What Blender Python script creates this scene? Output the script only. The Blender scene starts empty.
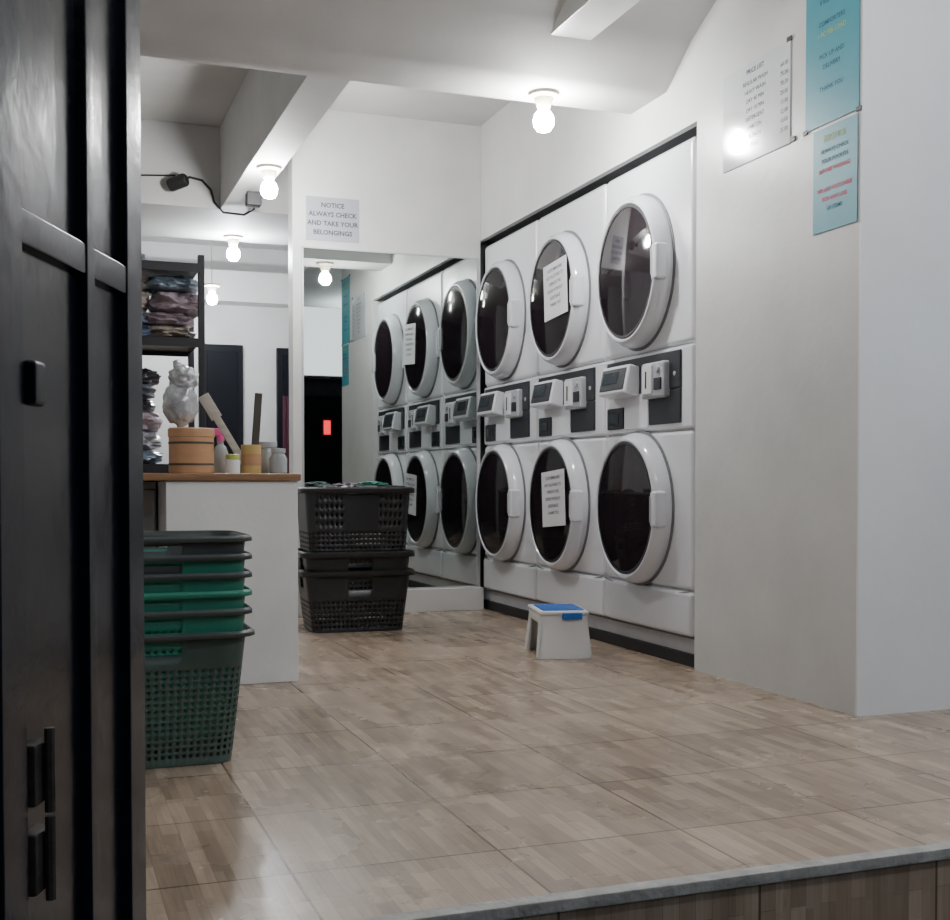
import bpy, bmesh, math, random
from mathutils import Matrix, Vector, noise
random.seed(4)
scene = bpy.context.scene
COL = scene.collection

# ---------------------------------------------------------------- materials
def mat(name, color, rough=0.5, metal=0.0, var=0.0, vscale=8.0, bump=0.0, bscale=60.0,
        emit=None, estr=0.0, spec=0.5, trans=0.0, alpha=1.0, stretch=(1,1,1), coat=0.0):
    m = bpy.data.materials.new(name); m.use_nodes = True
    nt = m.node_tree; N = nt.nodes; L = nt.links
    p = N['Principled BSDF']
    p.inputs['Base Color'].default_value = (*color, 1)
    p.inputs['Roughness'].default_value = rough
    p.inputs['Metallic'].default_value = metal
    p.inputs['Specular IOR Level'].default_value = spec
    p.inputs['Transmission Weight'].default_value = trans
    p.inputs['Alpha'].default_value = alpha
    p.inputs['Coat Weight'].default_value = coat
    if emit:
        p.inputs['Emission Color'].default_value = (*emit, 1)
        p.inputs['Emission Strength'].default_value = estr
    tc = N.new('ShaderNodeTexCoord')
    mp = N.new('ShaderNodeMapping'); mp.inputs['Scale'].default_value = stretch
    L.new(tc.outputs['Object'], mp.inputs['Vector'])
    if var > 0:
        n = N.new('ShaderNodeTexNoise'); n.inputs['Scale'].default_value = vscale
        n.inputs['Detail'].default_value = 6; n.inputs['Roughness'].default_value = 0.6
        L.new(mp.outputs[0], n.inputs['Vector'])
        r = N.new('ShaderNodeValToRGB')
        r.color_ramp.elements[0].position = 0.3; r.color_ramp.elements[1].position = 0.7
        r.color_ramp.elements[0].color = (*[max(0, c*(1-var)) for c in color], 1)
        r.color_ramp.elements[1].color = (*[min(1, c*(1+var*0.5)) for c in color], 1)
        L.new(n.outputs['Fac'], r.inputs['Fac']); L.new(r.outputs['Color'], p.inputs['Base Color'])
    if bump > 0:
        n2 = N.new('ShaderNodeTexNoise'); n2.inputs['Scale'].default_value = bscale
        n2.inputs['Detail'].default_value = 4
        L.new(mp.outputs[0], n2.inputs['Vector'])
        b = N.new('ShaderNodeBump'); b.inputs['Strength'].default_value = bump
        b.inputs['Distance'].default_value = 0.01
        L.new(n2.outputs['Fac'], b.inputs['Height']); L.new(b.outputs['Normal'], p.inputs['Normal'])
    return m

def tile_mat(name, vertical=False):
    m = bpy.data.materials.new(name); m.use_nodes = True
    nt = m.node_tree; N = nt.nodes; L = nt.links; p = N['Principled BSDF']
    tc = N.new('ShaderNodeTexCoord'); sx = N.new('ShaderNodeSeparateXYZ')
    L.new(tc.outputs['Object'], sx.inputs[0])
    lng = sx.outputs['Z'] if vertical else sx.outputs['Y']
    cb = N.new('ShaderNodeCombineXYZ')
    ao = N.new('ShaderNodeMath'); ao.operation = 'ADD'; ao.inputs[1].default_value = 0.27 if not vertical else 0.41
    bo = N.new('ShaderNodeMath'); bo.operation = 'ADD'; bo.inputs[1].default_value = -0.02
    L.new(lng, ao.inputs[0]); L.new(sx.outputs['X'], bo.inputs[0])
    L.new(ao.outputs[0], cb.inputs['X']); L.new(bo.outputs[0], cb.inputs['Y'])
    def brick(w, h, off, mort, c1, c2, cm):
        b = N.new('ShaderNodeTexBrick'); b.inputs['Scale'].default_value = 1
        b.inputs['Brick Width'].default_value = w; b.inputs['Row Height'].default_value = h
        b.offset = off; b.offset_frequency = 2; b.squash = 1
        b.inputs['Mortar Size'].default_value = mort; b.inputs['Mortar Smooth'].default_value = 0.1
        b.inputs['Color1'].default_value = (*c1, 1); b.inputs['Color2'].default_value = (*c2, 1)
        b.inputs['Mortar'].default_value = (*cm, 1)
        L.new(cb.outputs[0], b.inputs['Vector']); return b
    b1 = brick(0.205, 0.0346, 0.37, 0.0006, (0.56,0.445,0.34), (0.345,0.26,0.193), (0.30,0.22,0.16))
    b2 = brick(0.137, 0.0173, 0.61, 0.0, (1,1,1), (0.79,0.77,0.75), (1,1,1))
    g = N.new('ShaderNodeTexNoise'); g.inputs['Scale'].default_value = 1; g.inputs['Detail'].default_value = 5
    mp = N.new('ShaderNodeMapping'); mp.inputs['Scale'].default_value = (7, 120, 1)
    L.new(cb.outputs[0], mp.inputs['Vector']); L.new(mp.outputs[0], g.inputs['Vector'])
    gr = N.new('ShaderNodeMapRange'); gr.inputs['To Min'].default_value = 0.72; gr.inputs['To Max'].default_value = 1.22
    L.new(g.outputs['Fac'], gr.inputs['Value'])
    m1 = N.new('ShaderNodeMix'); m1.data_type = 'RGBA'; m1.blend_type = 'MULTIPLY'; m1.inputs['Factor'].default_value = 1
    L.new(b1.outputs['Color'], m1.inputs['A']); L.new(b2.outputs['Color'], m1.inputs['B'])
    m2 = N.new('ShaderNodeVectorMath'); m2.operation = 'SCALE'
    L.new(m1.outputs['Result'], m2.inputs[0]); L.new(gr.outputs['Result'], m2.inputs['Scale'])
    b3 = brick(0.41, 0.415, 0.0, 0.0030, (1,1,1), (0.87,0.86,0.85), (0.38,0.33,0.29))
    m3 = N.new('ShaderNodeMix'); m3.data_type = 'RGBA'; m3.blend_type = 'MULTIPLY'; m3.inputs['Factor'].default_value = 1
    L.new(m2.outputs[0], m3.inputs['A']); L.new(b3.outputs['Color'], m3.inputs['B'])
    dn = N.new('ShaderNodeTexNoise'); dn.inputs['Scale'].default_value = 2.2; dn.inputs['Detail'].default_value = 8
    L.new(tc.outputs['Object'], dn.inputs['Vector'])
    dr = N.new('ShaderNodeMapRange'); dr.inputs['From Min'].default_value = 0.3; dr.inputs['From Max'].default_value = 0.7
    dr.inputs['To Min'].default_value = 0.84; dr.inputs['To Max'].default_value = 1.05
    L.new(dn.outputs['Fac'], dr.inputs['Value'])
    m4 = N.new('ShaderNodeVectorMath'); m4.operation = 'SCALE'
    L.new(m3.outputs['Result'], m4.inputs[0]); L.new(dr.outputs['Result'], m4.inputs['Scale'])
    L.new(m4.outputs[0], p.inputs['Base Color'])
    rr = N.new('ShaderNodeMapRange'); rr.inputs['To Min'].default_value = 0.16; rr.inputs['To Max'].default_value = 0.38
    L.new(dn.outputs['Fac'], rr.inputs['Value']); L.new(rr.outputs['Result'], p.inputs['Roughness'])
    bp = N.new('ShaderNodeBump'); bp.inputs['Strength'].default_value = 0.25; bp.inputs['Distance'].default_value = 0.003
    L.new(b3.outputs['Fac'], bp.inputs['Height']); bp.invert = True
    L.new(bp.outputs['Normal'], p.inputs['Normal'])
    return m

M_wall = mat('painted_wall', (0.63,0.63,0.62), 0.36, var=0.10, vscale=2.5, bump=0.10, bscale=30)
M_wall_lit = mat('painted_wall_lit', (0.80,0.81,0.83), 0.4, var=0.05, vscale=2.5, bump=0.08, bscale=30)  # lighter copy of the wall paint; light on the front face put into colour
M_ceil = mat('ceiling_paint', (0.54,0.535,0.525), 0.7, var=0.10, vscale=2, bump=0.1, bscale=20)
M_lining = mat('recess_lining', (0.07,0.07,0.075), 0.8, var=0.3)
M_floor = tile_mat('wood_look_tile'); M_riser = tile_mat('wood_look_tile_riser', True)
M_cement = mat('cement_edge', (0.42,0.41,0.39), 0.7, var=0.3, vscale=20, bump=0.4)
M_asphalt = mat('asphalt', (0.05,0.05,0.05), 0.9, var=0.4, vscale=30, bump=0.5)
M_mirror = mat('mirror_glass', (0.53,0.575,0.555), 0.012, metal=1.0)
M_white = mat('dryer_white_enamel', (0.72,0.73,0.765), 0.20, var=0.03, vscale=2, coat=0.4)
M_ring = mat('dryer_door_ring', (0.67,0.68,0.72), 0.16, var=0.02, coat=0.5)
M_glass = mat('dryer_door_glass', (0.016,0.011,0.014), 0.05, var=0.2, spec=0.6)
M_rubber = mat('dark_gasket', (0.02,0.02,0.022), 0.5, var=0.1)
M_panel = mat('control_panel_dark', (0.024,0.026,0.033), 0.42, var=0.1, spec=0.35)
M_grey = mat('coin_box_grey', (0.48,0.49,0.52), 0.3, metal=0.3, var=0.05)
M_seam = mat('seam_shadow', (0.16,0.16,0.17), 0.6, var=0.05)
M_screen = mat('display_screen', (0.04,0.05,0.06), 0.15, var=0.1)
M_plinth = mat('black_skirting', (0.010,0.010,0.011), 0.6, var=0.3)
M_paper = mat('paper', (0.66,0.66,0.68), 0.6, var=0.03)
M_lam = mat('laminated_paper', (0.66,0.68,0.71), 0.14, var=0.02, coat=0.6)
M_clearnote = mat('laminated_note', (0.36,0.37,0.41), 0.3, var=0.05)
M_teal = mat('teal_paper', (0.055,0.29,0.36), 0.4, var=0.06)
M_ink = mat('ink_black', (0.06,0.06,0.08), 0.7, var=0.05)
M_inkred = mat('ink_red', (0.6,0.04,0.09), 0.7, var=0.05)
M_inkyel = mat('ink_olive', (0.38,0.46,0.10), 0.7, var=0.05)
M_inkblue = mat('ink_navy', (0.02,0.10,0.16), 0.7, var=0.05)
M_tape = mat('black_tape', (0.03,0.03,0.03), 0.5, var=0.1)
M_ceramic = mat('lamp_ceramic', (0.62,0.55,0.42), 0.35, var=0.05)
def bulbmat(n, s, c=(0.985,0.985,0.985)): return mat(n, (0.9,0.9,0.9), 0.3, emit=c, estr=s)
M_bulk = bulbmat('lit_bulb', 600)
M_bulk_far = bulbmat('lit_bulb_far', 620, (0.90,0.95,1.0))
M_front = bulbmat('lit_bulb_front', 430, (1.0,0.985,0.96))
M_porch = bulbmat('lit_bulb_porch', 1600, (0.88,0.94,1.0))
M_fill = bulbmat('fill_lamp_panel', 240, (0.82,0.91,1.0))  # glowing head of the added fill lamp
M_gate = mat('gate_black_paint', (0.007,0.010,0.018), 0.22, var=0.3, vscale=10, bump=0.2, bscale=14, spec=0.35)
M_gate2 = mat('gate_sheet_black', (0.004,0.006,0.011), 0.20, var=0.3, vscale=6, bump=0.25, bscale=8, spec=0.45)
M_bolt = mat('gate_bolt_steel', (0.07,0.065,0.06), 0.45, metal=0.6, var=0.4, vscale=40)
M_chip = mat('paint_chip', (0.45,0.45,0.43), 0.6, var=0.1)
M_green = mat('basket_green', (0.018,0.20,0.135), 0.4, var=0.15, vscale=6)
M_dgreen = mat('basket_dark_green', (0.050,0.085,0.072), 0.45, var=0.2, vscale=6)
M_dgrey = mat('basket_grey', (0.045,0.055,0.056), 0.45, var=0.2, vscale=6)
M_black = mat('basket_black', (0.010,0.010,0.012), 0.38, var=0.2, vscale=6)
M_stool = mat('stool_white_plastic', (0.74,0.74,0.74), 0.35, var=0.03)
M_blue = mat('stool_blue_pad', (0.02,0.13,0.50), 0.4, var=0.08)
M_wood = mat('counter_wood', (0.26,0.14,0.065), 0.45, var=0.35, vscale=6, stretch=(1,12,12))
M_box = mat('wooden_canister', (0.48,0.27,0.14), 0.5, var=0.15, vscale=8, stretch=(1,1,5))
M_counter = mat('counter_white', (0.72,0.72,0.72), 0.5, var=0.08, vscale=4, bump=0.08)
M_cab = mat('cabinet_grey', (0.30,0.29,0.28), 0.5, var=0.2)
M_steel = mat('rack_dark_steel', (0.02,0.02,0.024), 0.4, metal=0.4, var=0.2)
M_silver = mat('clear_plastic_wrap', (0.50,0.51,0.53), 0.16, metal=0.2, var=0.45, vscale=14, bump=0.9, bscale=22)
M_yel = mat('yellow_can', (0.55,0.38,0.15), 0.4, var=0.1)
M_pink = mat('pink_bottle', (0.75,0.10,0.33), 0.35, var=0.05)
M_plast = mat('clear_jar_plastic', (0.36,0.39,0.39), 0.1, var=0.1, spec=0.8)
M_lid = mat('yellow_green_lid', (0.42,0.48,0.12), 0.4, var=0.05)
M_stick = mat('pale_wood_paddle', (0.46,0.42,0.37), 0.6, var=0.2, stretch=(1,1,6))
M_dstick = mat('dark_stick', (0.06,0.05,0.04), 0.6, var=0.2)
M_door = mat('dark_door', (0.006,0.007,0.011), 0.5, var=0.2, spec=0.1)
M_doorf = mat('door_frame_dark', (0.010,0.011,0.015), 0.5, var=0.1, spec=0.1)
M_maroon = mat('maroon_curtain', (0.07,0.010,0.03), 0.8, var=0.4, stretch=(14,14,1))
M_facade = mat('street_facade', (0.020,0.020,0.024), 0.9, var=0.4)
M_sign = mat('signboard_white', (0.8,0.8,0.8), 0.5, var=0.03, emit=(0.95,0.97,1), estr=2.2)
M_red = mat('red_lamp', (0.8,0.03,0.03), 0.4, emit=(1,0.05,0.06), estr=3)
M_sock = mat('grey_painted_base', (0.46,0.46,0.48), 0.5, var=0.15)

# ---------------------------------------------------------------- builder
class B:
    def __init__(s): s.bm = bmesh.new(); s.mats = []
    def mi(s, m):
        if m not in s.mats: s.mats.append(m)
        return s.mats.index(m)
    def merge(s, t, m, M=None, smooth=True):
        if M is not None: t.transform(M)
        i = s.mi(m)
        for f in t.faces: f.material_index = i; f.smooth = smooth
        me = bpy.data.meshes.new('tmp'); t.to_mesh(me); t.free()
        s.bm.from_mesh(me); bpy.data.meshes.remove(me)
    def box(s, x0,x1,y0,y1,z0,z1, m, bev=0.0, seg=2, M=None):
        t = bmesh.new(); bmesh.ops.create_cube(t, size=1)
        for v in t.verts:
            v.co = Vector(((x0+x1)/2+v.co.x*(x1-x0), (y0+y1)/2+v.co.y*(y1-y0), (z0+z1)/2+v.co.z*(z1-z0)))
        if bev > 0: bmesh.ops.bevel(t, geom=t.edges[:], offset=bev, segments=seg, profile=0.5, affect='EDGES')
        s.merge(t, m, M)
    def lathe(s, prof, m, M=None, seg=48, cap=True):
        t = bmesh.new(); rings = []
        for r, z in prof:
            if r < 1e-6: rings.append([t.verts.new((0,0,z))])
            else: rings.append([t.verts.new((r*math.cos(2*math.pi*k/seg), r*math.sin(2*math.pi*k/seg), z)) for k in range(seg)])
        for a, b in zip(rings, rings[1:]):
            for k in range(seg):
                k2 = (k+1) % seg
                if len(a) == 1 and len(b) == 1: continue
                if len(a) == 1: t.faces.new((a[0], b[k2], b[k]))
                elif len(b) == 1: t.faces.new((a[k], a[k2], b[0]))
                else: t.faces.new((a[k], a[k2], b[k2], b[k]))
        if cap:
            for r in (rings[0], rings[-1]):
                if len(r) > 1: t.faces.new(r)
        bmesh.ops.recalc_face_normals(t, faces=t.faces[:])
        s.merge(t, m, M)
    def tube(s, pts, r, m, seg=8, M=None):
        t = bmesh.new(); pts = [Vector(p) for p in pts]; rings = []
        for i, p in enumerate(pts):
            d = (pts[min(i+1,len(pts)-1)] - pts[max(i-1,0)]).normalized()
            up = Vector((0,0,1)) if abs(d.z) < 0.95 else Vector((1,0,0))
            a = d.cross(up).normalized(); b = d.cross(a)
            rings.append([t.verts.new(p + r*(math.cos(2*math.pi*k/seg)*a + math.sin(2*math.pi*k/seg)*b)) for k in range(seg)])
        for a, b in zip(rings, rings[1:]):
            for k in range(seg): t.faces.new((a[k], a[(k+1)%seg], b[(k+1)%seg], b[k]))
        t.faces.new(rings[0]); t.faces.new(rings[-1])
        bmesh.ops.recalc_face_normals(t, faces=t.faces[:])
        s.merge(t, m, M)
    def prism(s, prof, x0, x1, m, M=None):
        t = bmesh.new()
        a = [t.verts.new((x0,y,z)) for y,z in prof]; b = [t.verts.new((x1,y,z)) for y,z in prof]
        n = len(prof)
        for k in range(n): t.faces.new((a[k], a[(k+1)%n], b[(k+1)%n], b[k]))
        t.faces.new(a); t.faces.new(b)
        bmesh.ops.recalc_face_normals(t, faces=t.faces[:])
        s.merge(t, m, M)
    def blob(s, c, size, m, p=4.0, amp=0.06, freq=6, M=None, seed=0, sub=4):
        t = bmesh.new(); bmesh.ops.create_icosphere(t, subdivisions=sub, radius=1)
        for v in t.verts:
            d = v.co.normalized(); k = (abs(d.x)**p+abs(d.y)**p+abs(d.z)**p)**(-1/p)
            n = 1 + amp*noise.noise(d*freq*0.5+Vector((seed,seed*2,0))) + amp*0.5*noise.noise(d*freq+Vector((seed,0,3)))
            d = d*k*n
            v.co = Vector((c[0]+d.x*size[0]/2, c[1]+d.y*size[1]/2, c[2]+d.z*size[2]/2))
        s.merge(t, m, M)
    def text(s, body, size, m, M, align='CENTER', bold=0.0):
        cu = bpy.data.curves.new('t', 'FONT'); cu.body = body; cu.size = size; cu.align_x = align
        cu.align_y = 'CENTER'; cu.offset = bold; cu.resolution_u = 2
        o = bpy.data.objects.new('t', cu); COL.objects.link(o)
        dg = bpy.context.evaluated_depsgraph_get()
        me = bpy.data.meshes.new_from_object(o.evaluated_get(dg))
        t = bmesh.new(); t.from_mesh(me); bpy.data.meshes.remove(me)
        bpy.data.objects.remove(o); bpy.data.curves.remove(cu)
        s.merge(t, m, M @ Matrix.Rotation(math.radians(90), 4, 'X'))
    def done(s, name, loc=(0,0,0), rz=0.0, parent=None, wn=True, solid=0.0, rot=None):
        me = bpy.data.meshes.new(name); s.bm.to_mesh(me); s.bm.free()
        for m in s.mats: me.materials.append(m)
        me.set_sharp_from_angle(angle=math.radians(42))
        o = bpy.data.objects.new(name, me); COL.objects.link(o)
        o.location = loc; o.rotation_euler = rot if rot else (0,0,rz)
        if solid:
            q = o.modifiers.new('thickness','SOLIDIFY'); q.thickness = solid; q.offset = -1
        if wn:
            q = o.modifiers.new('wn','WEIGHTED_NORMAL'); q.keep_sharp = True
        if parent: o.parent = parent
        return o
T = Matrix.Translation
R = lambda a, ax: Matrix.Rotation(math.radians(a), 4, ax)
MY = 6.465   # mirror partition face
SY = 1.893   # front of the raised floor

# ---------------------------------------------------------------- room shell
b = B(); b.box(-1.3,5.0,SY+0.025,10.6,-0.3,0.0,M_floor)
b.done('floor', wn=False)
b = B(); b.box(-1.3,5.0,SY,SY+0.025,-0.3,-0.022,M_riser); b.done('trim_step_riser', wn=False)
b = B(); b.box(-1.3,5.0,SY-0.008,SY+0.030,-0.022,0.002,M_cement,bev=0.004); b.done('trim_step_edge')
b = B(); b.box(-8,12,-8,SY-0.002,-0.4,-0.3,M_asphalt); b.done('ground_street', wn=False)

b = B()
b.box(2.40,2.55,3.07,4.05,0,2.9,M_wall)
b.box(2.40,2.43,4.05,6.55,2.14,2.9,M_wall)
b.box(2.40,2.55,6.59,10.5,0,2.9,M_wall)
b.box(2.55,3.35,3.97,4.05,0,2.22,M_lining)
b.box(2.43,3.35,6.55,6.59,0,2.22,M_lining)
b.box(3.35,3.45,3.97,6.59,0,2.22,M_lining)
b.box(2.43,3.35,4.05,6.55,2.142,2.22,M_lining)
b.done('wall_right', wn=False)
b = B(); b.box(2.40,5.0,3.062,3.07,0,2.9,M_wall_lit); b.box(2.55,5.0,3.07,3.182,0,2.9,M_wall_lit); b.done('wall_front_right', wn=False)
b = B(); b.box(1.30,2.40,MY,MY+0.12,0,2.8,M_wall,bev=0.003); b.done('wall_mirror_partition')
b = B(); b.box(1.33,2.399,MY-0.06,MY,0,0.13,M_wall,bev=0.004); b.done('baseboard_mirror_plinth')
b = B(); b.box(-1.3,-1.2,2.01,10.6,0,2.9,M_wall); b.done('wall_left', wn=False)
b = B(); b.box(-5,0.08,1.925,2.01,0,2.9,M_wall); b.done('wall_front_left', wn=False)
b = B(); b.box(-1.3,2.55,10.5,10.6,0,2.9,M_wall); b.done('wall_back', wn=False)
b = B(); b.box(-1.2,2.40,10.25,10.5,2.29,2.55,M_wall); b.done('trim_back_beam', wn=False)
b = B()
b.prism([(0.5,3.0),(0.5,2.6),(3.6,2.6),(3.905,2.555),(4.09,2.468),(4.29,2.325),(4.6,2.325),(4.6,3.0)], -1.3, 2.40, M_ceil)
b.box(2.40,5.0,0.5,3.2,2.6,3.0,M_ceil)
b.box(-1.3,2.55,4.6,10.6,2.8,2.95,M_ceil)
b.done('ceiling', wn=False)
b = B(); b.box(1.82,1.99,0.6,4.16,2.43,2.62,M_wall,bev=0.004); b.done('trim_front_beam')
b = B(); b.box(0.985,1.16,4.6,7.0,2.325,2.8,M_ceil,bev=0.004); b.done('trim_long_beam')
b = B(); b.box(-1.2,2.40,7.0,7.9,2.325,2.8,M_ceil,bev=0.004); b.done('trim_cross_beam')

def far_door(name, x0, x1, ztop, curtain=False):
    b = B()
    b.box(x0,x1,10.44,10.498,0,ztop,M_doorf,bev=0.004)
    b.box(x0+0.05,x1-0.05,10.42,10.45,0.02,ztop-0.06,M_door,bev=0.004)
    b.lathe([(0.0,0),(0.018,0.005),(0.02,0.03),(0,0.035)],M_grey,M=T((x1-0.075,10.42,1.0))@R(90,'X'),seg=16)
    if curtain:
        for k in range(9): b.tube([(x0+0.05+k*0.03,10.37+0.01*(k%2),0.2),(x0+0.05+k*0.03,10.37+0.01*(k%2),1.5)],0.018,M_maroon)
    b.done(name)
far_door('door_1',1.30,1.66,1.94)
far_door('door_2',1.96,2.32,1.93,True)

b = B(); b.box(1.355,2.375,MY-0.011,MY,0.135,2.03,M_mirror)
for (x0,x1,z0,z1) in ((1.350,1.358,0.132,2.034),(2.372,2.380,0.132,2.034),(1.350,2.380,2.028,2.036),(1.350,2.380,0.130,0.138)):
    b.box(x0,x1,MY-0.014,MY,z0,z1,M_grey)
b.done('wall_mirror', wn=False)

# ---------------------------------------------------------------- dryers
def dryer(name, yc, seed):
    b = B(); w = 0.388
    b.box(-w,w,0.012,0.75,0.0,1.985,M_white,bev=0.015,seg=3)
    b.box(-w,w,-0.004,0.03,1.175,1.985,M_white,bev=0.022,seg=5)
    b.box(-w,w,-0.006,0.03,0.835,1.170,M_white,bev=0.012,seg=3)
    b.box(-w,w,-0.004,0.03,0.185,0.830,M_white,bev=0.022,seg=5)
    b.box(-w,w,-0.012,0.03,0.0,0.18,M_white,bev=0.018,seg=4)
    Rf = R(90,'X')
    for zc in (0.508, 1.518):
        xo = -0.052; S = Matrix.Diagonal((0.90,1,1,1))
        M = T((xo,-0.004,zc))@S@Rf
        b.lathe([(0.322,0.0),(0.324,0.028),(0.318,0.052),(0.308,0.070),(0.297,0.080),(0.289,0.080),(0.283,0.073)],M_ring,M=M,seg=72,cap=False)
        b.lathe([(0.334,0.0),(0.334,0.005),(0.318,0.007)],M_seam,M=M,seg=72,cap=False)
        b.lathe([(0.285,0.073),(0.280,0.078),(0.270,0.077)],M_rubber,M=M,seg=72,cap=False)
        b.lathe([(0.274,0.074),(0.22,0.079),(0.14,0.084),(0.0,0.087)],M_glass,M=M,seg=72,cap=False)
        b.box(xo+0.238,xo+0.290,-0.088,-0.03,zc-0.075,zc+0.075,M_ring,bev=0.013,seg=4)
        b.box(xo+0.242,xo+0.254,-0.091,-0.07,zc-0.055,zc+0.055,M_grey,bev=0.005,seg=3)
        b.box(-0.372,-0.335,-0.03,0.0,zc-0.09,zc+0.09,M_ring,bev=0.006)
    b.tube([(x,-0.006,0.183-0.03*(1-(x/0.375)**2)) for x in [(-0.375+0.75*k/16) for k in range(17)]],0.003,M_seam,seg=6)
    # control area
    b.box(-0.350,0.305,-0.016,-0.002,1.0,1.155,M_panel,bev=0.006)
    b.box(0.040,0.305,-0.014,-0.002,0.860,1.0,M_panel,bev=0.006)
    b.box(-0.350,-0.195,-0.014,-0.002,0.855,0.950,M_panel,bev=0.005)
    b.box(-0.325,-0.235,-0.018,-0.010,0.880,0.925,M_screen,bev=0.002)
    b.box(-0.185,0.030,-0.012,-0.002,0.850,1.000,M_white,bev=0.004)
    Mt = T((-0.160,-0.045,1.060))@R(-12,'X')
    b.box(-0.14,0.12,-0.030,0.045,-0.064,0.064,M_white,bev=0.010,seg=3,M=Mt)
    b.box(-0.122,0.102,-0.034,-0.025,-0.048,0.048,M_panel,bev=0.003,M=Mt)
    b.box(-0.10,0.04,-0.037,-0.030,-0.02,0.034,M_screen,bev=0.002,M=Mt)
    b.box(0.03,0.222,-0.045,0.0,0.968,1.118,M_grey,bev=0.012,seg=3)
    b.box(0.050,0.135,-0.054,-0.04,0.985,1.105,M_white,bev=0.006)
    b.box(0.088,0.096,-0.057,-0.05,1.01,1.08,M_rubber)
    b.box(0.150,0.208,-0.052,-0.04,1.00,1.05,M_panel,bev=0.004)
    b.lathe([(0.014,0),(0.014,0.012),(0,0.014)],M_grey,M=T((0.178,-0.042,1.085))@Rf,seg=16)
    b.lathe([(0.010,0),(0.010,0.006),(0,0.008)],M_grey,M=T((0.265,-0.012,1.06))@Rf,seg=16)
    for x in (-0.33,0.33):
        for y in (0.06,0.68):
            b.lathe([(0.02,-0.008),(0.02,0.002)],M_rubber,M=T((x,y,0)),seg=16)
    return b.done(name, loc=(2.425,yc,0.119), rz=math.radians(-90))
for i, yc in enumerate((4.495,5.283,6.071)): dryer('stacked_dryer', yc, i)
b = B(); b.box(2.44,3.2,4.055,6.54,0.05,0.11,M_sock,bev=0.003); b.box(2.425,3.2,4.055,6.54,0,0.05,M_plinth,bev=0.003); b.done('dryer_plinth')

def sheet(name, w, h, m, lines, loc, rz, tilt=0, tape=False, thick=0.0025, extra=None):
    b = B(); Mt = R(tilt,'Y')
    b.box(-w/2,w/2,-thick,0,-h/2,h/2,m,M=Mt)
    for (txt, size, x, z, mm, al, bold) in lines:
        b.text(txt, size, mm, Mt@T((x,-thick-0.0008,z)), al, bold)
    if tape:
        for sx in (-1,1):
            for sz in (-1,1):
                b.box(sx*w/2-0.012,sx*w/2+0.012,-thick-0.001,0,sz*h/2-0.007,sz*h/2+0.007,M_tape,M=Mt)
    if extra:
        for (x,z) in extra: b.box(x-0.015,x+0.012,-0.004,0,z-0.008,z+0.008,M_tape)
    return b.done(name, loc=loc, rz=rz, wn=False)
RW = math.radians(-90)
L=[]
L.append(('PRICE LIST',0.024,0,0.145,M_ink,'CENTER',0.0002))
for k,(a,c) in enumerate([('REGULAR WASH','60.00'),('HEAVY WASH','75.00'),('DRY 40 MIN','70.00'),('DRY 10 MIN','20.00'),('DETERGENT','15.00'),('FABCON','12.00'),('BLEACH','10.00'),('FOLD','25.00')]):
    L.append((a,0.021,0.0,0.105-k*0.032,M_ink,'CENTER',0.0)); L.append((c,0.021,0.20,0.105-k*0.032,M_ink,'RIGHT',0.0))
sheet('price_list_sheet',0.42,0.35,M_lam,L,(2.3985,3.645,2.065),RW,extra=((0.205,0.178),(0.228,-0.165)))
L=[('DROP OFF SERVICE',0.028,0,0.20,M_inkyel,'CENTER',0.0006)]
for k,t in enumerate(['WASH DRY FOLD','8 KILOS MAX','','COMFORTERS','1 PC PER LOAD','','PICK UP AND','DELIVERY','','THANK YOU']):
    L.append((t,0.021,0,0.155-k*0.035,M_inkblue if k%4 else M_inkyel,'CENTER',0.0003))
sheet('service_poster',0.275,0.55,M_teal,L,(2.3985,3.210,2.175),RW,tape=True)
L=[('NOTICE',0.030,0,0.13,M_inkyel,'CENTER',0.0006)]
for k,t in enumerate(['ALWAYS CHECK','YOUR POCKETS','BEFORE WASHING','','WE ARE NOT LIABLE','FOR ANY LOSS','OF ITEMS']):
    L.append((t,0.019,0,0.09-k*0.031,M_inkred if k in(2,4,5) else M_inkblue,'CENTER',0.0004))
sheet('notice_poster',0.225,0.335,M_teal,L,(2.3985,3.19,1.72),RW)
L=[(t,0.036,0,0.075-k*0.05,M_ink,'CENTER',0.0010) for k,t in enumerate(['NOTICE','ALWAYS CHECK','AND TAKE YOUR','BELONGINGS'])]
sheet('wall_notice',0.30,0.24,M_clearnote,L,(1.525,MY-0.0005,2.195),0)
L=[(t,0.022,0,0.10-k*0.034,M_ink,'CENTER',0.0003) for k,t in enumerate(['CUSTOMERS ARE','NOT ALLOWED TO','OPERATE THE','DRYER WITHOUT','ASSISTANCE','THANK YOU'])]
sheet('dryer_notice',0.27,0.27,M_paper,L,(2.333,5.245,1.67),RW,tilt=-4)
sheet('dryer_notice',0.27,0.27,M_paper,L,(2.333,5.265,0.66),RW,tilt=-4)

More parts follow.
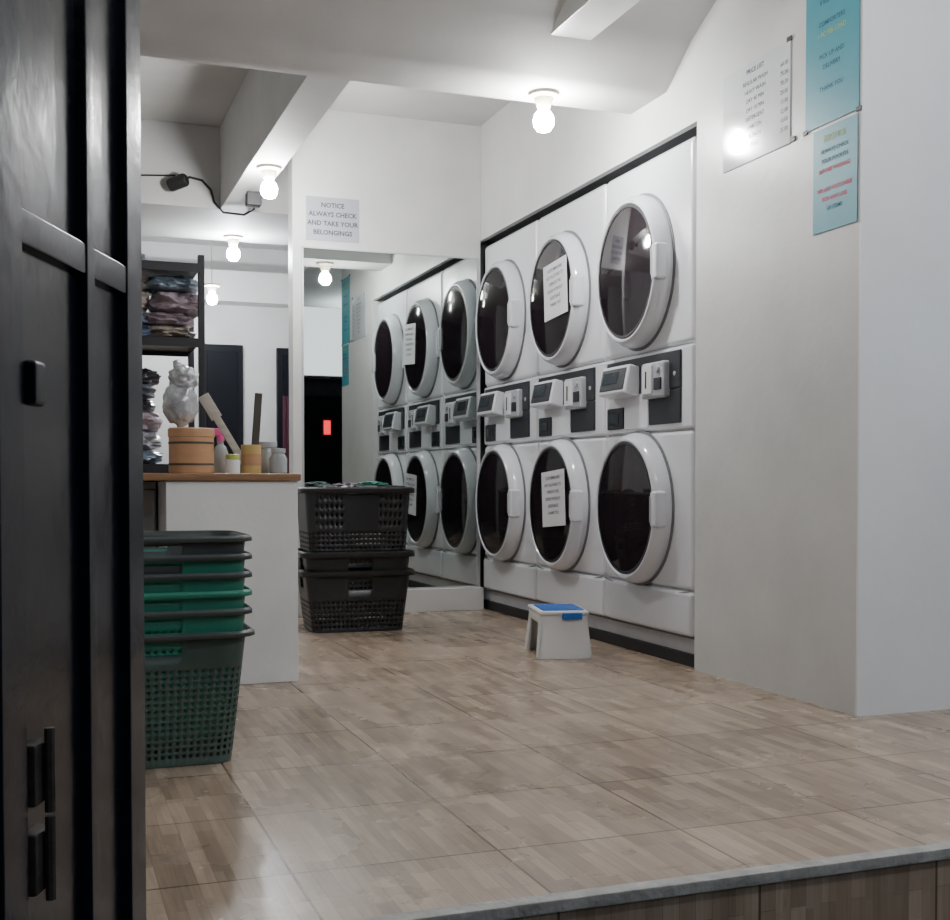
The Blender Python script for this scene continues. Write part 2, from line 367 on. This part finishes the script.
# ---------------------------------------------------------------- light bulbs
def bulb(name, x, y, z, cord=0.0, m=None):
    b = B(); m = m or M_bulk
    if cord: b.tube([(0,0,0),(0,0,-cord)],0.003,M_ceramic)
    z0=-cord
    b.lathe([(0.0,0.0),(0.062,-0.001),(0.060,-0.014),(0.040,-0.022),(0.032,-0.045),(0.026,-0.060),(0.0,-0.060)],M_ceramic,M=T((0,0,z0)),seg=32,cap=False)
    b.lathe([(0.017,-0.060),(0.022,-0.070),(0.036,-0.088),(0.043,-0.110),(0.041,-0.132),(0.027,-0.153),(0.0,-0.162)],m,M=T((0,0,z0)),seg=24,cap=False)
    b.done(name, loc=(x,y,z))
bulb('light_bulb',1.934,4.47,2.325)
bulb('light_bulb',1.085,5.98,2.325)
bulb('light_bulb',1.17,7.73,2.325,m=M_bulk_far)
bulb('light_bulb',1.27,9.50,2.80,cord=0.50,m=M_bulk_far)
bulb('light_bulb',1.30,2.45,2.60,m=M_front)
bulb('light_bulb',3.20,0.90,2.60,m=M_porch)
b = B()
b.lathe([(0.11,0),(0.11,0.03),(0.06,0.05),(0.055,4.6),(0.0,4.62)],M_steel,seg=24)
b.tube([(0,0,4.5),(0,0.4,4.75),(0,0.9,4.85),(0,1.3,4.85)],0.035,M_steel)
b.box(-0.14,0.14,1.2,1.8,4.80,4.88,M_steel,bev=0.02)
b.box(-0.11,0.11,1.26,1.74,4.785,4.80,M_fill)
b.done('added_fill_lamp',loc=(0.6,-5.4,-0.3))  # unseen lamp added behind the camera to brighten riser and front floor

b = B()
b.lathe([(0.035,0),(0.035,0.01),(0.012,0.016),(0.012,0.05)],M_plinth,M=T((0.73,6.999,2.45))@R(90,'X'),seg=20)
b.lathe([(0.0,-0.05),(0.034,-0.05),(0.038,-0.04),(0.038,0.05),(0.03,0.06),(0.0,0.055)],M_plinth,M=T((0.735,6.93,2.44))@R(70,'Y')@R(30,'X'),seg=24)
b.done('security_camera')
b = B()
b.tube([(0.77,6.97,2.46),(0.81,6.98,2.49),(0.88,6.985,2.48),(0.93,6.985,2.43),(0.95,6.985,2.36),(1.0,6.985,2.305),(1.12,6.985,2.30),(1.18,6.985,2.34),(1.2,6.985,2.44)],0.007,M_plinth)
b.tube([(0.3,6.985,2.49),(0.5,6.985,2.475),(0.73,6.97,2.49)],0.005,M_plinth)
b.done('electrical_cable')
b = B(); b.box(1.06,1.14,6.50,6.57,2.25,2.324,M_plinth,bev=0.006); b.done('junction_box')

# ---------------------------------------------------------------- counter
b = B(); b.box(0.412,0.885,4.32,6.30,0,0.742,M_counter,bev=0.004); b.done('counter')
b = B(); b.box(-0.70,0.895,4.305,6.30,0.743,0.770,M_wood,bev=0.005); b.done('counter_top')
b = B()
b.box(-0.70,0.405,4.62,6.2,0,0.740,M_cab,bev=0.004)
for k in range(3):
    for x0 in (-0.65,-0.28,0.08):
        b.box(x0,x0+0.32,4.60,4.63,0.06+k*0.225,0.26+k*0.225,M_cab,bev=0.008)
        b.box(x0+0.1,x0+0.22,4.585,4.60,0.20+k*0.225,0.215+k*0.225,M_grey,bev=0.003)
b.done('drawer_cabinet')
ZC=0.771
b = B()
b.lathe([(0.0,0),(0.078,0),(0.083,0.006),(0.083,0.135),(0.086,0.137),(0.086,0.165),(0.080,0.170),(0.0,0.170)],M_box,seg=40)
for z in (0.03,0.11): b.lathe([(0.084,z),(0.0855,z+0.004),(0.084,z+0.008)],M_dstick,seg=40,cap=False)
b.done('wooden_canister',loc=(0.528,4.55,ZC))
b = B()
b.blob((0,0,0.085),(0.125,0.12,0.16),M_silver,p=2.2,amp=0.16,freq=5,seed=3)
b.blob((0.012,0,0.180),(0.105,0.09,0.10),M_silver,p=2.1,amp=0.2,freq=6,seed=8)
b.blob((-0.01,0,0.232),(0.03,0.03,0.04),M_silver,p=2.0,amp=0.3,freq=6,seed=1,sub=3)
b.done('plastic_wrapped_bundle',loc=(0.488,4.55,ZC+0.174))
b = B()
b.lathe([(0.0,0.0),(0.036,0),(0.038,0.004),(0.038,0.11),(0.035,0.11),(0.035,0.01),(0,0.01)],M_yel,seg=32,cap=False)
b.lathe([(0.0385,0.03),(0.0385,0.075)],M_box,seg=32,cap=False)
b.box(-0.014,0.014,-0.006,0.006,0.0,0.29,M_stick,bev=0.003,M=T((-0.01,0.0,0.012))@R(-31,'Y')@T((0,0,0.03)))
b.box(-0.022,0.022,-0.005,0.005,0.0,0.10,M_stick,bev=0.003,M=T((-0.01,0.0,0.012))@R(-31,'Y')@T((0,0,0.23)))
b.box(-0.014,0.014,-0.006,0.006,0.015,0.31,M_dstick,bev=0.002,M=T((0.01,0.01,0.0))@R(4,'Y'))
b.done('utensil_can',loc=(0.752,4.55,ZC))
b = B()
b.lathe([(0,0),(0.028,0),(0.030,0.005),(0.030,0.08),(0.022,0.105),(0.012,0.115),(0.012,0.13),(0,0.13)],M_plast,seg=28)
b.lathe([(0.015,0.128),(0.015,0.15),(0,0.15)],M_pink,seg=20)
b.box(-0.045,0.022,-0.011,0.011,0.148,0.178,M_pink,bev=0.006,seg=3)
b.box(-0.030,-0.022,-0.006,0.006,0.115,0.150,M_pink,bev=0.003,M=R(8,'Y'))
b.done('spray_bottle',loc=(0.658,4.70,ZC))
b = B()
b.lathe([(0,0),(0.027,0),(0.028,0.004),(0.028,0.045),(0.024,0.052),(0,0.052)],M_stool,seg=28)
b.lathe([(0.026,0.053),(0.026,0.07),(0.022,0.073),(0,0.073)],M_lid,seg=28)
b.done('small_tub',loc=(0.674,4.50,ZC))
for (x,y,s) in ((0.830,4.63,1.25),(0.845,4.49,0.95)):
    b = B()
    b.lathe([(0,0),(0.032*s,0),(0.036*s,0.006*s),(0.036*s,0.06*s),(0.026*s,0.078*s),(0.026*s,0.082*s),(0.0,0.082*s)],M_plast,seg=28)
    b.lathe([(0.029*s,0.083*s),(0.029*s,0.10*s),(0,0.102*s)],M_grey,seg=28)
    b.done('glass_jar',loc=(x,y,ZC))

# ---------------------------------------------------------------- rack with laundry
b = B()
for x in (-0.30,0.68):
    for y in (5.45,5.85): b.box(x-0.014,x+0.014,y-0.014,y+0.014,ZC,1.76,M_steel,bev=0.002)
for z in (0.80,1.365,1.70):
    b.box(-0.30,0.68,5.44,5.86,z,z+0.018,M_steel,bev=0.002)
    for y in (5.44,5.86): b.box(-0.30,0.68,y-0.008,y+0.008,z-0.02,z+0.02,M_steel)
rack=b.done('storage_rack')
cols=[(0.12,0.16,0.24),(0.34,0.35,0.39),(0.17,0.09,0.16),(0.08,0.09,0.13),(0.28,0.23,0.20),(0.17,0.22,0.27),(0.32,0.25,0.29),(0.03,0.03,0.04)]
cm=[mat('folded_cloth_%d'%i,c,0.3,var=0.4,vscale=12,bump=0.5,bscale=12,coat=0.5) for i,c in enumerate(cols)]
k=0
b = B()
z=1.383
while z<1.60:
    dz=random.choice((0.065,0.08,0.10))
    for x in (-0.12,0.13,0.37,0.56):
        b.blob((x+random.uniform(-.03,.03),5.64+random.uniform(-.02,.02),z+dz/2),(0.24,0.34,dz*1.05),cm[random.randrange(8)],p=2.9,amp=0.2,freq=6,seed=k,sub=4); k+=1
    z+=dz*0.93
for x in (0.1,0.35): b.blob((x,5.64,1.75),(0.22,0.30,0.06),cm[(0,3,5)[k%3]],p=2.8,amp=0.3,freq=7,seed=k,sub=3); k+=1
z=0.818
while z<1.15:
    dz=random.choice((0.07,0.09,0.11))
    for x in (-0.1,0.15,0.385):
        b.blob((x+random.uniform(-.02,.02),5.64,z+dz/2),(0.24,0.34,dz*1.05),cm[(0,1,3,5,6,7,4)[random.randrange(7)]],p=2.9,amp=0.2,freq=6,seed=k,sub=4); k+=1
    z+=dz*0.93
b.blob((0.42,5.62,z+0.035),(0.17,0.2,0.08),cm[7],p=2.4,amp=0.3,freq=6,seed=11)
b.done('folded_laundry_pile',parent=rack)

# ---------------------------------------------------------------- baskets
def rrect(w, d, r, n):
    pts=[]
    for (cx,cy,a0) in ((w/2-r,d/2-r,0),(-w/2+r,d/2-r,90),(-w/2+r,-d/2+r,180),(w/2-r,-d/2+r,270)):
        for k in range(9):
            a=math.radians(a0+k*90/8); pts.append(Vector((cx+r*math.cos(a),cy+r*math.sin(a),0)))
    pts.append(pts[0].copy()); L=[0]
    for a,c in zip(pts,pts[1:]): L.append(L[-1]+(c-a).length)
    out=[]; j=0
    for i in range(n):
        s=L[-1]*i/n
        while L[j+1]<s: j+=1
        f=(s-L[j])/max(1e-9,L[j+1]-L[j]); out.append(pts[j].lerp(pts[j+1],f))
    return out
def basket(name, W, D, H, base, m, loc, rz=0, n=120, cell=0.018, band=0.06, rimdrop=0.025, rim=0.022, bigtop=False, rimmat=None, gapf=0.7):
    b = B(); t = bmesh.new()
    zs=[0,0.02]; z=0.02; flags=[False]
    gap=cell*gapf
    while z+cell+gap < H-band:
        z+=cell; zs.append(z); flags.append('h'); z+=gap; zs.append(z); flags.append(False)
    if bigtop:
        z0=zs[-1]; nr=4; step=(H-0.035-z0)/nr
        for q in range(nr):
            zs.append(z0+q*step+step*0.45); flags.append(False)
            zs.append(z0+(q+1)*step); flags.append('q')
        zs.append(H-0.028); flags.append(False); zs.append(H-0.010); flags.append('s'); zs.append(H); flags.append(False)
    else:
        zs.append(H-band*0.72); flags.append(False); zs.append(H-band*0.28); flags.append('s'); zs.append(H); flags.append(False)
    rings=[]
    for z in zs:
        f=base+(1-base)*z/H
        rings.append([t.verts.new((p.x,p.y,z)) for p in rrect(W*f,D*f,0.05*f+0.01,n)])
    for r in range(len(zs)-1):
        for i in range(n):
            j=(i+1)%n; p=(rings[r][i].co+rings[r][j].co)/2
            if flags[r]=='h' and i%2==0: continue
            if flags[r]=='q' and i%2==0 and W*0.16<abs(p.x)<W*0.40: continue
            if flags[r]=='s':
                if (abs(p.x)<0.06 and abs(abs(p.y)-D/2)<0.03) or (abs(p.y)<0.05 and abs(abs(p.x)-W/2)<0.03): continue
            t.faces.new((rings[r][i],rings[r][j],rings[r+1][j],rings[r+1][i]))
    t.faces.new(rings[0][::-1])
    top=[v.co.copy() for v in rings[-1]]
    bmesh.ops.recalc_face_normals(t, faces=t.faces[:])
    b.merge(t, m)
    t=bmesh.new()
    prev=[t.verts.new(c) for c in top]
    for (off,dz) in ((rim*0.6,0.004),(rim,-0.002),(rim*1.05,-rimdrop)):
        cur=[t.verts.new((p.x,p.y,H+dz)) for p in rrect(W+2*off,D+2*off,0.06+off,n)]
        for i in range(n):
            j=(i+1)%n; t.faces.new((prev[i],prev[j],cur[j],cur[i]))
        prev=cur
    bmesh.ops.recalc_face_normals(t, faces=t.faces[:])
    b.merge(t, rimmat or m)
    return b.done(name, loc=loc, rz=rz, wn=False, solid=0.003)
mats=[M_dgreen,M_green,M_green,M_green,M_green,M_dgrey]
rims=[M_dgrey,M_dgrey,M_green,M_dgrey,M_dgrey,M_dgrey]
for i,mm in enumerate(mats):
    zz = 0.002 if i==0 else 0.075+(i-1)*0.0475
    basket('laundry_basket',0.465,0.36,0.345 if i==0 else 0.330,0.84,mm,(0.272,3.27,zz),n=150,cell=0.010,band=0.075,rimdrop=0.012,rim=0.016 if i else 0.022,rimmat=rims[i])
for i in range(3):
    z=[0.002,0.095,0.318][i]
    basket('laundry_basket',0.53,0.40,[0.30,0.30,0.392][i],0.90 if i==2 else 0.86,M_black,(1.472,5.83,z),rz=math.radians(-3),n=140,cell=0.012,band=0.13 if i<2 else 0.20,bigtop=(i==2),gapf=1.0)
b = B()
b.blob((0.05,0,0),(0.36,0.3,0.04),cm[7],p=3,amp=0.5,freq=7,seed=5)
b.blob((0.10,-0.02,0.02),(0.14,0.12,0.03),M_green,p=2.5,amp=0.5,freq=7,seed=6)
b.blob((0.0,0.05,0.015),(0.16,0.12,0.03),cm[2],p=2.5,amp=0.5,freq=7,seed=7)
b.done('clothes_pile',loc=(1.472,5.83,0.705))

# ---------------------------------------------------------------- stool
b = B(); H=0.20
def quadbox(b, pts_bot, pts_top, m):
    t=bmesh.new(); a=[t.verts.new(p) for p in pts_bot]; c=[t.verts.new(p) for p in pts_top]
    for k in range(4): t.faces.new((a[k],a[(k+1)%4],c[(k+1)%4],c[k]))
    t.faces.new(a[::-1]); t.faces.new(c); bmesh.ops.recalc_face_normals(t,faces=t.faces[:])
    bmesh.ops.bevel(t,geom=t.edges[:],offset=0.003,segments=2,affect='EDGES'); b.merge(t,m)
for sy in (-1,1):
    y0b,y1b=sy*0.17,sy*0.155; y0t,y1t=sy*0.145,sy*0.13
    quadbox(b,[(-0.115,y0b,0),(0.115,y0b,0),(0.115,y1b,0),(-0.115,y1b,0)],[(-0.095,y0t,H-0.01),(0.095,y0t,H-0.01),(0.095,y1t,H-0.01),(-0.095,y1t,H-0.01)],M_stool)
for sx in (-1,1):
    for sy in (-1,1):
        quadbox(b,[(sx*0.115,sy*0.17,0),(sx*0.103,sy*0.17,0),(sx*0.103,sy*0.115,0),(sx*0.115,sy*0.115,0)],
                  [(sx*0.097,sy*0.145,H-0.01),(sx*0.085,sy*0.145,H-0.01),(sx*0.085,sy*0.085,H-0.01),(sx*0.097,sy*0.085,H-0.01)],M_stool)
    b.box(min(sx*0.088,sx*0.101),max(sx*0.088,sx*0.101),-0.14,0.14,H-0.055,H-0.008,M_stool,bev=0.003)
b.box(-0.105,0.105,-0.155,0.155,H-0.018,H,M_stool,bev=0.007,seg=3)
b.box(-0.088,0.088,-0.135,0.10,H-0.004,H+0.005,M_blue,bev=0.004)
b.box(-0.01,0.075,-0.162,-0.150,H-0.036,H-0.008,M_blue,bev=0.004)
b.done('step_stool',loc=(2.078,4.645,0.0),rz=math.radians(-13))

# ---------------------------------------------------------------- gate
gx0,gy0=-0.058,1.346; gx1,gy1=0.126,1.81
ang=math.atan2(gy1-gy0,gx1-gx0); GL=math.hypot(gx1-gx0,gy1-gy0)
b = B()
z0,z1=-0.285,2.45
def post(s0,s1,d0=-0.018,d1=0.018): b.box(s0,s1,d0,d1,z0,z1,M_gate,bev=0.003)
post(GL-0.075,GL-0.008)
post(GL-0.235,GL-0.205)
post(-0.02,0.045,-0.026,0.018)
post(-0.42,-0.37)
for (s0,s1) in ((-0.37,-0.02),(0.045,GL-0.235),(GL-0.205,GL-0.075)):
    b.box(s0,s1,-0.004,0.008,z0,z1-0.03,M_gate2)
for z in (z0,1.00,2.40):
    b.box(-0.42,GL-0.008,-0.016,0.016,z,z+0.04,M_gate,bev=0.003)
for z in (0.375,0.275):
    b.box(0.055,0.105,-0.030,-0.01,z,z+0.070,M_bolt,bev=0.004)
    b.tube([(0.080,-0.036,z-0.01),(0.080,-0.036,z+0.085)],0.006,M_bolt)
b.box(0.050,0.085,-0.036,-0.018,0.82,0.87,M_gate2,bev=0.006)
b.lathe([(0.0,0.0),(0.006,0.0),(0.006,0.002),(0.0,0.003)],M_chip,M=T((0.29,-0.004,0.79))@R(90,'X'),seg=12)
b.done('metal_gate',loc=(gx0,gy0,0),rz=ang)

# ---------------------------------------------------------------- street
b = B(); b.box(-8,12,-8.2,-8,-0.3,5.5,M_facade)
for k in range(5):
    b.box(-6+k*3.4,-4+k*3.4,-8,-7.93,-0.3,2.3,M_door,bev=0.02)
b.done('building_across_street')
b = B(); b.box(3.9,5.9,-7.9,-7.8,2.65,3.85,M_sign,bev=0.01); b.box(3.85,5.95,-7.92,-7.89,2.6,3.9,M_doorf); b.done('signboard_across_street')
b = B(); b.box(4.72,4.84,-7.85,-7.8,1.6,1.85,M_red,bev=0.01); b.box(4.69,4.87,-7.92,-7.84,1.56,1.89,M_doorf,bev=0.01); b.done('red_neon_sign')

w = bpy.data.worlds.new('night'); scene.world = w; w.use_nodes = True
w.node_tree.nodes['Background'].inputs[0].default_value = (0.10,0.13,0.2,1)
w.node_tree.nodes['Background'].inputs[1].default_value = 0.12

cd = bpy.data.cameras.new('camera'); cam = bpy.data.objects.new('camera', cd); COL.objects.link(cam)
cam.location = (0,0,0.735)
cam.rotation_euler = (math.radians(90-1.5), 0, math.radians(-20.1))
cd.sensor_width = 36; cd.lens = 1182/950*36; cd.shift_y = 0.0568
cd.clip_start = 0.05
scene.camera = cam
